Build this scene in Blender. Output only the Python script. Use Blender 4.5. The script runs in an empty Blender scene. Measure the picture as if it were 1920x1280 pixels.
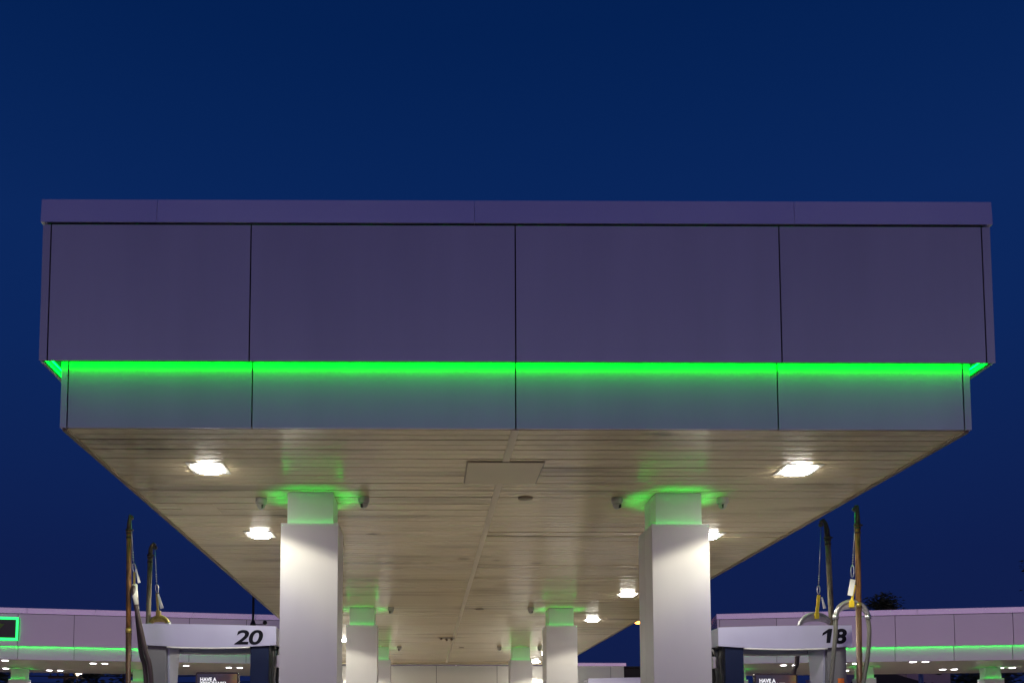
import bpy, bmesh, math, random
from mathutils import Vector, Matrix
R = math.radians
random.seed(7)
SC = bpy.context.scene
COL = SC.collection
E = 1.20                      # camera height above the forecourt

# ------------------------------------------------------------------ camera
cam = bpy.data.cameras.new("camera")
cam.sensor_width = 36.0
cam.lens = 32.18
cam.shift_x = 0.08593
cam.shift_y = 0.33030
cam.clip_start = 0.05
cam.clip_end = 3000
cam_ob = bpy.data.objects.new("camera", cam)
COL.objects.link(cam_ob)
cam_ob.matrix_world = (Matrix.Translation((0, 0, E)) @ Matrix.Rotation(-0.0012, 4, 'Z')
                       @ Matrix.Rotation(math.pi / 2 + 0.0693, 4, 'X') @ Matrix.Rotation(0.0022, 4, 'Z'))
SC.camera = cam_ob
SC.view_settings.view_transform = 'Standard'
SC.view_settings.look = 'None'
SC.view_settings.exposure = 0.0
SC.view_settings.gamma = 1.0

# ------------------------------------------------------------------ sky: blue dusk, a faint violet afterglow behind the camera
SKY_STRENGTH = 1.0
world = bpy.data.worlds.new("World")
SC.world = world
world.use_nodes = True
wn, wl = world.node_tree.nodes, world.node_tree.links
wn.clear()
w_out = wn.new('ShaderNodeOutputWorld')
w_bg = wn.new('ShaderNodeBackground')
w_bg.inputs['Strength'].default_value = SKY_STRENGTH
w_tc = wn.new('ShaderNodeTexCoord')
w_sep = wn.new('ShaderNodeSeparateXYZ')
wl.new(w_tc.outputs['Generated'], w_sep.inputs[0])
w_ramp = wn.new('ShaderNodeValToRGB')          # by elevation
wl.new(w_sep.outputs['Z'], w_ramp.inputs[0])
el = w_ramp.color_ramp.elements
el[0].position = 0.0;  el[0].color = (0.0065, 0.0120, 0.0600, 1)
el[1].position = 1.0;  el[1].color = (0.0010, 0.0100, 0.0560, 1)
for p, c in ((0.18, (0.0045, 0.0130, 0.076, 1)), (0.38, (0.0034, 0.0190, 0.106, 1)), (0.48, (0.0030, 0.0200, 0.110, 1)), (0.56, (0.0018, 0.0172, 0.098, 1)), (0.63, (0.0009, 0.0145, 0.086, 1))):
    e_ = el.new(p); e_.color = c
w_back = wn.new('ShaderNodeMapRange')          # towards the sunset behind the camera
w_back.inputs['From Min'].default_value = 0.15
w_back.inputs['From Max'].default_value = -0.6
wl.new(w_sep.outputs['Y'], w_back.inputs['Value'])
w_glow = wn.new('ShaderNodeValToRGB')          # afterglow by elevation: lilac at the horizon, grey blue above, then violet
wl.new(w_sep.outputs['Z'], w_glow.inputs[0])
ge = w_glow.color_ramp.elements
ge[0].position = 0.0; ge[0].color = (1.05, 0.66, 0.80, 1)
ge[1].position = 1.0; ge[1].color = (0.0010, 0.0090, 0.0480, 1)
for p, c in ((0.07, (0.84, 0.53, 0.76, 1)), (0.14, (0.36, 0.27, 0.46, 1)), (0.23, (0.10, 0.14, 0.25, 1)), (0.33, (0.085, 0.135, 0.25, 1)), (0.41, (0.020, 0.023, 0.070, 1)), (0.48, (0.008, 0.010, 0.060, 1)), (0.56, (0.044, 0.040, 0.175, 1)), (0.75, (0.006, 0.014, 0.062, 1))):
    e_ = ge.new(p); e_.color = c
w_mix = wn.new('ShaderNodeMixRGB')
wl.new(w_back.outputs[0], w_mix.inputs[0]); wl.new(w_ramp.outputs[0], w_mix.inputs[1]); wl.new(w_glow.outputs[0], w_mix.inputs[2])
w_sky = wn.new('ShaderNodeTexSky')             # the last of the daylight scattered over the whole sky
w_sky.sky_type = 'NISHITA'
w_sky.sun_disc = False
w_sky.sun_elevation = R(-4.0)
w_sky.sun_rotation = R(180)
w_sc = wn.new('ShaderNodeMixRGB'); w_sc.blend_type = 'MULTIPLY'; w_sc.inputs[0].default_value = 1
w_sc.inputs[2].default_value = (0.02, 0.03, 0.05, 1)
wl.new(w_sky.outputs[0], w_sc.inputs[1])
w_add = wn.new('ShaderNodeMixRGB'); w_add.blend_type = 'ADD'; w_add.inputs[0].default_value = 1
wl.new(w_mix.outputs[0], w_add.inputs[1]); wl.new(w_sc.outputs[0], w_add.inputs[2])
wl.new(w_add.outputs[0], w_bg.inputs['Color'])
wl.new(w_bg.outputs[0], w_out.inputs['Surface'])

LAMP = 238.0                 # one downlight, W
BACK_LAMP = 120.0
LENS = 80.0
LED_FASCIA = 50.0
LED_SIDE = 26.0
LED_NECK = 14.0
LED_BASE = 11.0
NECK_UPLIGHT = 0.46
LED_BACK = 58.0

# ------------------------------------------------------------------ materials
def new_mat(name):
    m = bpy.data.materials.new(name); m.use_nodes = True
    return m, m.node_tree.nodes, m.node_tree.links, m.node_tree.nodes['Principled BSDF']

def paint(name, col, rough=0.4, metal=0.0, var=0.06, scale=3.0, stretch=(1, 1, 1), bump=0.0, rvar=0.06, coat=0.0, spec=0.5, tint=0.0):
    m, n, l, b = new_mat(name)
    b.inputs['Metallic'].default_value = metal
    b.inputs['Coat Weight'].default_value = coat
    b.inputs['Specular IOR Level'].default_value = spec
    tc = n.new('ShaderNodeTexCoord'); mp = n.new('ShaderNodeMapping'); mp.inputs['Scale'].default_value = stretch
    nz = n.new('ShaderNodeTexNoise'); nz.inputs['Scale'].default_value = scale; nz.inputs['Detail'].default_value = 6
    l.new(tc.outputs['Object'], mp.inputs[0]); l.new(mp.outputs[0], nz.inputs['Vector'])
    rp = n.new('ShaderNodeValToRGB'); l.new(nz.outputs['Fac'], rp.inputs[0])
    rp.color_ramp.elements[0].position = 0.3; rp.color_ramp.elements[1].position = 0.7
    rp.color_ramp.elements[0].color = tuple(c * (1 - var) for c in col) + (1,)
    rp.color_ramp.elements[1].color = tuple(min(1, c * (1 + var)) for c in col) + (1,)
    if tint:                                    # sheets from different batches
        oi = n.new('ShaderNodeObjectInfo'); hv = n.new('ShaderNodeHueSaturation')
        vr = n.new('ShaderNodeMapRange'); vr.inputs['To Min'].default_value = 1 - tint; vr.inputs['To Max'].default_value = 1 + tint
        l.new(oi.outputs['Random'], vr.inputs[0]); l.new(vr.outputs[0], hv.inputs['Value']); l.new(rp.outputs[0], hv.inputs['Color'])
        l.new(hv.outputs[0], b.inputs['Base Color'])
    else:
        l.new(rp.outputs[0], b.inputs['Base Color'])
    mr = n.new('ShaderNodeMapRange'); mr.inputs['To Min'].default_value = max(.02, rough - rvar); mr.inputs['To Max'].default_value = rough + rvar
    l.new(nz.outputs['Fac'], mr.inputs[0]); l.new(mr.outputs[0], b.inputs['Roughness'])
    if bump:
        bp = n.new('ShaderNodeBump'); bp.inputs['Strength'].default_value = bump; bp.inputs['Distance'].default_value = 0.01
        l.new(nz.outputs['Fac'], bp.inputs['Height']); l.new(bp.outputs[0], b.inputs['Normal'])
    return m

def glow(name, col, strength):
    m, n, l, b = new_mat(name)
    b.inputs['Base Color'].default_value = (*[min(1, c * .5 + .1) for c in col], 1)
    b.inputs['Emission Color'].default_value = (*col, 1)
    b.inputs['Emission Strength'].default_value = strength
    return m

def soffit_mat():
    m, n, l, b = new_mat('soffit paint')
    tc = n.new('ShaderNodeTexCoord')
    def noise(stretch, scale, det=5):
        mp = n.new('ShaderNodeMapping'); mp.inputs['Scale'].default_value = stretch
        z = n.new('ShaderNodeTexNoise'); z.inputs['Scale'].default_value = scale; z.inputs['Detail'].default_value = det
        l.new(tc.outputs['Object'], mp.inputs[0]); l.new(mp.outputs[0], z.inputs['Vector']); return z
    base = n.new('ShaderNodeMixRGB')
    base.inputs[1].default_value = (0.635, 0.515, 0.325, 1); base.inputs[2].default_value = (0.69, 0.575, 0.38, 1)
    l.new(noise((.35, 3.5, 1), 1.6).outputs['Fac'], base.inputs[0])
    # soot: long smears along the planks
    soot = noise((.40, 2.6, 1), .95, 3)
    rp = n.new('ShaderNodeMapRange'); rp.inputs['From Min'].default_value = .55; rp.inputs['From Max'].default_value = .80; rp.inputs['To Max'].default_value = .75
    l.new(soot.outputs['Fac'], rp.inputs['Value'])
    last = rp.outputs[0]
    # dark marks at particular spots, and broad darker brown areas towards the front
    wob = noise((1, 1, 1), 7)
    sx = n.new('ShaderNodeSeparateXYZ'); l.new(tc.outputs['Object'], sx.inputs[0])
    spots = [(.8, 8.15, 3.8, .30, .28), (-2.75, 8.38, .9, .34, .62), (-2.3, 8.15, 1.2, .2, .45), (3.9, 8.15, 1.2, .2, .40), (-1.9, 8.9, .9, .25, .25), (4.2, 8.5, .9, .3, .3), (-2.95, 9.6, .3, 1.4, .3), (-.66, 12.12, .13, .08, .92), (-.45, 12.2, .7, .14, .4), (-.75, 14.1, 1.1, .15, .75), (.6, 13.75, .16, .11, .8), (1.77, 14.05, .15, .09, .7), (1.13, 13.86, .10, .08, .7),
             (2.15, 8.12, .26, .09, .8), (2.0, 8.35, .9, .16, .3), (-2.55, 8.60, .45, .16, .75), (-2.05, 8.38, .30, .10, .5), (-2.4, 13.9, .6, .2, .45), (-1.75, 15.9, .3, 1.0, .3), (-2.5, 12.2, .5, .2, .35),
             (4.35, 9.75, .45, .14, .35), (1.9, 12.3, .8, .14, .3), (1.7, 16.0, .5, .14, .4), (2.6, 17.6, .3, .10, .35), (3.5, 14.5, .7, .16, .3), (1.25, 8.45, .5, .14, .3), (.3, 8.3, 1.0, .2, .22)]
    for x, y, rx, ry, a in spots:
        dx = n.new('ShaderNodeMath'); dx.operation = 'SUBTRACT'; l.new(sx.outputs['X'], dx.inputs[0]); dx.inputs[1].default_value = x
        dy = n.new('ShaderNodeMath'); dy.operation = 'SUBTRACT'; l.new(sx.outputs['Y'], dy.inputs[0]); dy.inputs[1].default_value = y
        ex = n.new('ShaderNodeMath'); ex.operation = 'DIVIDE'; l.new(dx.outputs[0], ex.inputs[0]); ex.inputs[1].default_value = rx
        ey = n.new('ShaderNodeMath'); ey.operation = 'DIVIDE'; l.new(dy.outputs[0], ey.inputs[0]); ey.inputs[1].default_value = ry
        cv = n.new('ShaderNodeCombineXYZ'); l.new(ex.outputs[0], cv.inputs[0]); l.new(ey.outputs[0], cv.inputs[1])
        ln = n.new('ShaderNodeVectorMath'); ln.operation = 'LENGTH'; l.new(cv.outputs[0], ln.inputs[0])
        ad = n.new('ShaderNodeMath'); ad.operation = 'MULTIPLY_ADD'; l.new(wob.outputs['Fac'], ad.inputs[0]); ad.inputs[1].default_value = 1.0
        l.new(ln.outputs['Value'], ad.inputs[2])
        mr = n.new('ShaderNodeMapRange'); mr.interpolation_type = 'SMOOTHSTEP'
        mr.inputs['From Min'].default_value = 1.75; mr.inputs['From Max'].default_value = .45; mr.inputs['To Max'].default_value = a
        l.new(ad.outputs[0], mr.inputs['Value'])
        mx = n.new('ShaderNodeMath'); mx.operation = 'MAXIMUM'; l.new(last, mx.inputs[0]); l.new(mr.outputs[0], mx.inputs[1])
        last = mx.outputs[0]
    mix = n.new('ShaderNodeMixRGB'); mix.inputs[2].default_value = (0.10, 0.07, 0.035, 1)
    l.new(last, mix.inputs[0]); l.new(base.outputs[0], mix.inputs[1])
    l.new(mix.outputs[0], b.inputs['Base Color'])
    b.inputs['Roughness'].default_value = .19
    b.inputs['Specular IOR Level'].default_value = .6
    return m

def rust_mat(name, a, c):
    m, n, l, b = new_mat(name)
    tc = n.new('ShaderNodeTexCoord'); mp = n.new('ShaderNodeMapping'); mp.inputs['Scale'].default_value = (9, 9, 1.6)
    z = n.new('ShaderNodeTexNoise'); z.inputs['Scale'].default_value = 1.6; z.inputs['Detail'].default_value = 9; z.inputs['Roughness'].default_value = .7
    l.new(tc.outputs['Object'], mp.inputs[0]); l.new(mp.outputs[0], z.inputs['Vector'])
    rp = n.new('ShaderNodeValToRGB'); l.new(z.outputs['Fac'], rp.inputs[0])
    rp.color_ramp.elements[0].position = .38; rp.color_ramp.elements[0].color = (*a, 1)
    rp.color_ramp.elements[1].position = .62; rp.color_ramp.elements[1].color = (*c, 1)
    l.new(rp.outputs[0], b.inputs['Base Color'])
    b.inputs['Roughness'].default_value = .5; b.inputs['Metallic'].default_value = .25
    bp = n.new('ShaderNodeBump'); bp.inputs['Strength'].default_value = .4; bp.inputs['Distance'].default_value = .004
    l.new(z.outputs['Fac'], bp.inputs['Height']); l.new(bp.outputs[0], b.inputs['Normal'])
    return m

M = dict(
    panel=paint('composite panel', (.455, .445, .565), .33, metal=.62, var=.05, scale=1.6, stretch=(1.5, 1, .18), rvar=.012, tint=.06),
    cornice=paint('coated cornice', (.78, .76, .84), .25, metal=.8, var=.03, scale=1.2, tint=.06),
    shade=paint('dark backing', (.012, .012, .014), .7),
    trim=paint('soffit edge trim', (.20, .16, .11), .5, var=.2, scale=4),
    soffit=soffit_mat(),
    strip=paint('soffit cover strip', (.58, .50, .37), .35, var=.08, scale=2),
    hatch=paint('hatch paint', (.56, .48, .34), .4, var=.06, scale=2),
    column=paint('satin column cladding', (.585, .58, .59), .34, metal=.12, var=.035, scale=1.3, stretch=(1.5, 1.5, .4)),
    neck=paint('column neck cladding', (.62, .64, .62), .36, var=.03, scale=1.5),
    white=paint('dispenser white', (.47, .48, .66), .33, metal=.45, var=.03, scale=4),
    grey=paint('dispenser grey', (.15, .15, .175), .4, var=.06, scale=4),  # shadow on the white leg cheek is put into this darker grey
    navy=paint('dispenser navy', (.0035, .011, .045), .4, var=.1, scale=3, spec=.25),
    black=paint('black rubber', (.012, .012, .014), .55, var=.2, scale=9),
    bezel=paint('black gloss bezel', (.01, .01, .012), .18),
    digit=paint('digit film', (.006, .006, .013), .7, spec=.1),
    trimwhite=paint('bright edge trim', (.85, .85, .86), .3),  # the lit lower lip of the header is put into this brighter white
    grime=paint('soiled white', (.55, .54, .52), .45, var=.12, scale=6),
    rust=rust_mat('rusty pole', (.07, .032, .014), (.50, .24, .075)),
    rustdark=rust_mat('brown pole', (.030, .016, .012), (.13, .065, .035)),
    galv=rust_mat('weathered pole', (.05, .042, .03), (.27, .235, .15)),
    olddark=rust_mat('oiled steel', (.015, .011, .008), (.09, .065, .04)),
    steel=paint('bright steel', (.50, .50, .52), .3, metal=.9, var=.1, scale=12),
    saddle=paint('worn alloy saddle', (.30, .29, .30), .38, metal=.6, var=.25, scale=14, bump=.2),
    hose=paint('grey fuel hose', (.10, .097, .085), .5, var=.2, scale=10, stretch=(1, 1, .4)),
    hosedark=paint('dark fuel hose', (.045, .030, .032), .38, var=.25, scale=10),
    yellow=paint('yellow strap', (.72, .52, .02), .5, var=.1, scale=20),
    brass=paint('greasy brass', (.34, .27, .07), .35, metal=.5, var=.25, scale=18),
    tag=paint('white tag', (.82, .80, .78), .5, var=.03),
    orange=paint('orange sticker', (.75, .17, .02), .5),
    dome=paint('camera housing', (.42, .40, .36), .4, var=.05),
    domelens=paint('camera lens', (.05, .05, .05), .12),
    disc=paint('brown disc', (.17, .12, .075), .5),
    fixture=paint('lamp frame', (.55, .53, .48), .4),
    lens=glow('lamp lens', (1.0, .96, .86), LENS),
    lensb=glow('rear lamp lens', (1.0, .95, .98), 14),
    led=glow('green fascia tube', (.0, 1.0, .012), LED_FASCIA),
    ledside=glow('green side tube', (.0, 1.0, .022), LED_SIDE),
    ledneck=glow('green neck tube', (.0, 1.0, .035), LED_NECK),
    ledbase=glow('green ledge tube', (.0, 1.0, .07), LED_BASE),
    ledback=glow('rear green tube', (.0, 1.0, .06), LED_BACK),
    ledsign=glow('sign neon', (.02, 1.0, .16), 2.2),
    signback=paint('sign face', (.035, .04, .035), .3),
    signgreen=paint('sign emblem', (.10, .26, .01), .4),
    rearpanel=paint('rear composite panel', (.60, .59, .62), .27, metal=.6, var=.02, scale=.7, rvar=.008, tint=.05),
    rearcornice=paint('rear cornice', (.80, .74, .86), .25, metal=.8, var=.03),
    rearsoffit=paint('rear soffit', (.52, .45, .34), .35, var=.06, scale=1),
    store=paint('shop wall panel', (.72, .71, .66), .35, var=.03, scale=.8),
    darkwall=paint('dark cladding', (.03, .027, .025), .6),
    house=paint('pale render', (.42, .32, .36), .7),
    roof=paint('dark roof tiles', (.02, .018, .02), .7),
    timber=paint('power pole timber', (.10, .07, .05), .8, var=.3, scale=5),
    wire=paint('cable', (.012, .012, .012), .6),
    bark=paint('bark', (.06, .045, .035), .9, var=.3, scale=8),
    leaf=paint('foliage', (.05, .07, .035), .7, var=.4, scale=2),
    ground=paint('forecourt concrete', (.54, .49, .41), .55, var=.12, scale=.8),
    amber=glow('amber lamp', (1.0, .33, .04), 12),
    warmlamp=glow('distant lamp', (1.0, .8, .55), 8),
)

# ------------------------------------------------------------------ mesh helpers
class MB:
    def __init__(s): s.bm = bmesh.new()
    def box(s, x0, x1, y0, y1, z0, z1, bev=0.0):
        r = bmesh.ops.create_cube(s.bm, size=1.0)
        vs = r['verts']
        for v in vs:
            v.co = Vector(((x0 + x1) / 2 + v.co.x * (x1 - x0), (y0 + y1) / 2 + v.co.y * (y1 - y0), (z0 + z1) / 2 + v.co.z * (z1 - z0)))
        if bev:
            es = set(e for v in vs for e in v.link_edges)
            bmesh.ops.bevel(s.bm, geom=list(es), offset=bev, segments=2, affect='EDGES', profile=.7)
        return s
    def prism(s, pts, axis, a, b):            # polygon in the plane across `axis`, extruded from a to b
        def P(p, t):
            return {'x': (t, p[0], p[1]), 'y': (p[0], t, p[1]), 'z': (p[0], p[1], t)}[axis]
        lo = [s.bm.verts.new(P(p, a)) for p in pts]; hi = [s.bm.verts.new(P(p, b)) for p in pts]
        s.bm.faces.new(lo); s.bm.faces.new(list(reversed(hi)))
        k = len(pts)
        for i in range(k): s.bm.faces.new((lo[i], hi[i], hi[(i + 1) % k], lo[(i + 1) % k]))
        return s
    def tube(s, pts, rad, seg=10, caps=True):
        pts = [Vector(p) for p in pts]; k = len(pts)
        rads = rad if isinstance(rad, (list, tuple)) else [rad] * k
        rings = []; up = None
        for i, p in enumerate(pts):
            t = (pts[min(i + 1, k - 1)] - pts[max(i - 1, 0)]).normalized()
            if up is None:
                up = Vector((0, 1, 0)) if abs(t.y) < .9 else Vector((1, 0, 0))
            n1 = (up - t * up.dot(t)).normalized(); n2 = t.cross(n1); up = n1
            rings.append([s.bm.verts.new(p + (n1 * math.cos(a) + n2 * math.sin(a)) * rads[i]) for a in [2 * math.pi * j / seg for j in range(seg)]])
        for i in range(k - 1):
            for j in range(seg):
                f = s.bm.faces.new((rings[i][j], rings[i][(j + 1) % seg], rings[i + 1][(j + 1) % seg], rings[i + 1][j])); f.smooth = True
        if caps:
            s.bm.faces.new(list(reversed(rings[0]))); s.bm.faces.new(rings[-1])
        return s
    def lathe(s, c, prof, seg=20):            # prof: (radius, z) from top to bottom, about the vertical through c
        rings = [[s.bm.verts.new((c[0] + r * math.cos(2 * math.pi * j / seg), c[1] + r * math.sin(2 * math.pi * j / seg), c[2] + z)) for j in range(seg)] for r, z in prof]
        for i in range(len(prof) - 1):
            for j in range(seg):
                f = s.bm.faces.new((rings[i][j], rings[i][(j + 1) % seg], rings[i + 1][(j + 1) % seg], rings[i + 1][j])); f.smooth = True
        s.bm.faces.new(rings[0]); s.bm.faces.new(list(reversed(rings[-1])))
        return s
    def ball(s, c, r, sc=(1, 1, 1)):
        q = bmesh.ops.create_uvsphere(s.bm, u_segments=14, v_segments=9, radius=r)
        for v in q['verts']: v.co = Vector((v.co.x * sc[0] + c[0], v.co.y * sc[1] + c[1], v.co.z * sc[2] + c[2]))
        for f in set(f for v in q['verts'] for f in v.link_faces): f.smooth = True
        return s
    def build(s, name, m, parent=None, origin=None, recalc=True):
        if recalc: bmesh.ops.recalc_face_normals(s.bm, faces=s.bm.faces)
        if origin:
            o = Vector(origin)
            for v in s.bm.verts: v.co -= o
        me = bpy.data.meshes.new(name); s.bm.to_mesh(me); s.bm.free()
        me.materials.append(m if not isinstance(m, str) else M[m])
        ob = bpy.data.objects.new(name, me); COL.objects.link(ob)
        if parent: ob.parent = parent
        if origin: ob.location = origin
        return ob

def tag(o, label=None, cat=None, group=None, kind=None):
    if label: o['label'] = label
    if cat: o['category'] = cat
    if group: o['group'] = group
    if kind: o['kind'] = kind
    return o

def thing(name, label, cat, loc=(0, 0, 0), rz=0, group=None):
    o = bpy.data.objects.new(name, None); COL.objects.link(o)
    o.empty_display_size = .2
    o.location = loc; o.rotation_euler = (0, 0, rz)
    return tag(o, label, cat, group)

def copy_tree(o, parent=None):
    c = o.copy(); COL.objects.link(c); c.parent = parent
    for ch in list(o.children): copy_tree(ch, c)
    return c

def text_mesh(name, s, size, m, parent, loc, shear=0.0, bold=0.0, sx=1.0, rot=(math.pi / 2, 0, 0), space=1.0, align='LEFT', line=1.0):
    cu = bpy.data.curves.new(name, 'FONT'); cu.body = s; cu.size = size; cu.shear = shear; cu.offset = bold
    cu.extrude = .0015; cu.space_character = space; cu.align_x = align; cu.space_line = line
    t = bpy.data.objects.new(name + '_curve', cu); COL.objects.link(t)
    me = bpy.data.meshes.new_from_object(t.evaluated_get(bpy.context.evaluated_depsgraph_get()))
    bpy.data.objects.remove(t); bpy.data.curves.remove(cu)
    me.materials.clear(); me.materials.append(M[m])
    for v in me.vertices: v.co.x *= sx
    o = bpy.data.objects.new(name, me); COL.objects.link(o)
    o.parent = parent; o.location = loc; o.rotation_euler = rot
    return o

# ------------------------------------------------------------------ ground
g = MB(); g.box(-500, 500, -300, 700, -.3, 0)
tag(g.build('ground', 'ground'), kind='structure')

# ------------------------------------------------------------------ main canopy
ZS, ZL, ZU, ZC = E + 2.80, E + 3.352, E + 4.601, E + 4.818
XL, XR, YF, YE = -3.239, 4.890, 7.981, 31.71
OV, CO = .144, .0164
canopy = thing('fuel_canopy', 'large purple-grey forecourt canopy with green light line, cream soffit and white columns, nearest', 'canopy', (.825, 19.85, 0))
def part(mb, name, m, parent=canopy):
    o = mb.build(name, m)
    o.parent = parent
    o.matrix_parent_inverse = Matrix.Translation(-Vector(parent.location)) if parent is canopy else Matrix.Identity(4)
    return o
GAP = .006
uy = YF - OV
xuL, xuR = XL - OV, XR + OV
# dark core behind the panel joints
core = MB()
core.box(xuL + .03, xuR - .03, uy + .045, YE + OV - .03, ZL + .36, ZU - .002)
core.box(xuL + .03, xuR - .03, uy + .0135, uy + .020, ZL + .0, ZU - .004)
part(core, 'core_frame', 'shade')
upper_joints = [-3.310, -1.535, .811, 3.155, 4.957]
xs = [xuL] + upper_joints + [xuR]
for i in range(len(xs) - 1):
    a = xs[i] + (GAP if i else 0); b = xs[i + 1] - (GAP if i < len(xs) - 2 else 0)
    p = MB(); p.box(a, b, uy, uy + .012, ZL, ZU - .012, .002)
    nm = 'corner_trim' if i in (0, len(xs) - 2) else 'upper_panel'
    part(p, nm, 'panel')
# upper panels of the long sides and the back
for side in (-1, 1):
    y = uy + .03
    k = 0
    while y < YE + OV - .1:
        y2 = min(y + 2.35, YE + OV)
        p = MB()
        if side < 0: p.box(xuL, xuL + .026, y + GAP, y2 - GAP, ZL, ZU - .012, .002)
        else: p.box(xuR - .026, xuR, y + GAP, y2 - GAP, ZL, ZU - .012, .002)
        part(p, 'side_panel', 'panel'); y = y2
p = MB(); p.box(xuL, xuR, YE + OV + .002, YE + OV + .028, ZL, ZU - .012); part(p, 'rear_panel', 'panel')
# return lip under the upper fascia, open next to the lower fascia
lipw = OV - .105
lip = MB()
lip.box(xuL + .04, xuR - .04, uy + .0205, uy + .024, ZL + .004, ZL + .03)
lip.box(xuL + .028, xuL + lipw, uy + .03, YE, ZL + .004, ZL + .008)
lip.box(xuR - lipw, xuR - .028, uy + .03, YE, ZL + .004, ZL + .008)
part(lip, 'light_tray', 'shade')
# green tubes above the lip
led = MB()
yl = YF - .112
led.tube([(XL - .09, yl, ZL + .06), (XR + .09, yl, ZL + .06)], .007, 8)
part(led, 'green_light_tube', 'led')
for x in (XL - .09, XR + .09):
    l2 = MB(); l2.tube([(x, yl, ZL + .06), (x, YE - .1, ZL + .06)], .007, 8); part(l2, 'green_light_tube', 'ledside')
# lower fascia
lower_joints = [-3.177, -1.531, .823, 3.165, 4.826]
xs = [XL] + lower_joints + [XR]
for i in range(len(xs) - 1):
    a = xs[i] + (GAP if i else 0); b = xs[i + 1] - (GAP if i < len(xs) - 2 else 0)
    p = MB(); p.box(a, b, YF, YF + .026, ZS, ZL + .355, .002)
    part(p, 'corner_trim' if i in (0, len(xs) - 2) else 'lower_panel', 'panel')
back = MB(); back.box(XL + .03, XR - .03, YF + .028, YF + .06, ZS + .02, ZL + .35); part(back, 'joint_backing', 'shade')
for side in (-1, 1):
    p = MB()
    if side < 0: p.box(XL, XL + .026, YF + .03, YE, ZS, ZL + .355)
    else: p.box(XR - .026, XR, YF + .03, YE, ZS, ZL + .355)
    part(p, 'lower_side_panel', 'panel')
p = MB(); p.box(XL, XR, YE + .002, YE + .028, ZS - .06, ZL + .355); part(p, 'lower_rear_panel', 'panel')
# cornice in four lengths
cy = uy - CO
xs = [xuL - CO, -2.371, .449, 3.292, xuR + CO]
for i in range(4):
    c = MB()
    a = xs[i] + (.0015 if i else 0); b = xs[i + 1] - (.0015 if i < 3 else 0)
    c.prism([(cy, ZU + .003), (cy + .012, ZC), (cy + .35, ZC), (cy + .35, ZU + .003)], 'x', a, b)
    part(c, 'cornice', 'cornice')
for x0, x1 in ((xuL - CO, xuL + .2), (xuR - .2, xuR + CO)):
    c = MB(); c.box(x0, x1, cy + .352, YE + OV, ZU + .003, ZC - .001); part(c, 'cornice', 'cornice')
rf = MB(); rf.box(xuL + .21, xuR - .21, cy + .36, YE + OV - .05, ZU + .003, ZC - .06); part(rf, 'roof_deck', 'trim')

# soffit planks: real strips, each a little bowed and tilted on its own
def soffit():
    bm = bmesh.new()
    pitch = .2822
    def strip(xa, xb, y0, y1, phase):
        y = y0
        prof = []
        while y < y1 - .02:
            ye = min(y + pitch, y1)
            t = random.gauss(0, .009)
            if abs(y - 11.9) < .15 or abs(y - 14.25) < .15: t += .035 * (1 if phase else -1) * random.choice((1, .6))
            half = (ye - y - .024) / 2
            prof.append((y, ZS + .030))
            for h in (0, 1):
                s0 = y + .012 + h * half
                for j in range(6):
                    u = j / 5
                    yy = s0 + (.006 if h else 0) + u * (half - .006)
                    bow = .0007 * (1 - (2 * u - 1) ** 2)
                    prof.append((yy, ZS - bow + t * (yy - (y + ye) / 2)))
                if h == 0:
                    prof.append((s0 + half, ZS + .007))
            prof.append((ye - .0115, ZS + .030))
            y = ye
        a = [bm.verts.new((xa, p[0], p[1])) for p in prof]
        b = [bm.verts.new((xb, p[0], p[1])) for p in prof]
        for i in range(len(prof) - 1):
            bm.faces.new((a[i], a[i + 1], b[i + 1], b[i]))
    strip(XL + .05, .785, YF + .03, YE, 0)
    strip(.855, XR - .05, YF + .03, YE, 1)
    me = bpy.data.meshes.new('soffit'); bm.to_mesh(me); bm.free()
    for f in me.polygons:
        pass
    me.materials.append(M['soffit'])
    o = bpy.data.objects.new('soffit', me); COL.objects.link(o)
    o.parent = canopy; o.matrix_parent_inverse = Matrix.Translation(-Vector(canopy.location))
soffit()
cs = MB()
cs.box(.786, .854, YF + .03, 8.93, ZS - .008, ZS + .006, .002)
cs.box(.786, .854, 9.68, YE, ZS - .008, ZS + .006, .002)
part(cs, 'cover_strip', 'strip')
et = MB()
et.box(XL + .012, XL + .050, YF + .03, YE, ZS - .020, ZS + .03)
et.box(XR - .050, XR - .012, YF + .03, YE, ZS - .020, ZS + .03)
part(et, 'edge_trim', 'trim')
ev = MB(); ev.box(XL + .052, XR - .052, YE - .07, YE - .002, ZS - .055, ZS + .02); part(ev, 'end_trim', 'strip')
h = MB()
h.box(.444, 1.200, 8.935, 9.675, ZS - .014, ZS + .004, .003)
hat = part(h, 'access_hatch', 'hatch')
hb = MB(); hb.box(.430, 1.214, 8.922, 9.688, ZS - .006, ZS + .008); part(hb, 'hatch_shadow_gap', 'trim', canopy)
h2 = MB(); h2.box(-2.897, -2.47, 10.61, 11.03, ZS - .006, ZS + .004, .002); part(h2, 'small_hatch', 'soffit')

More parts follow.
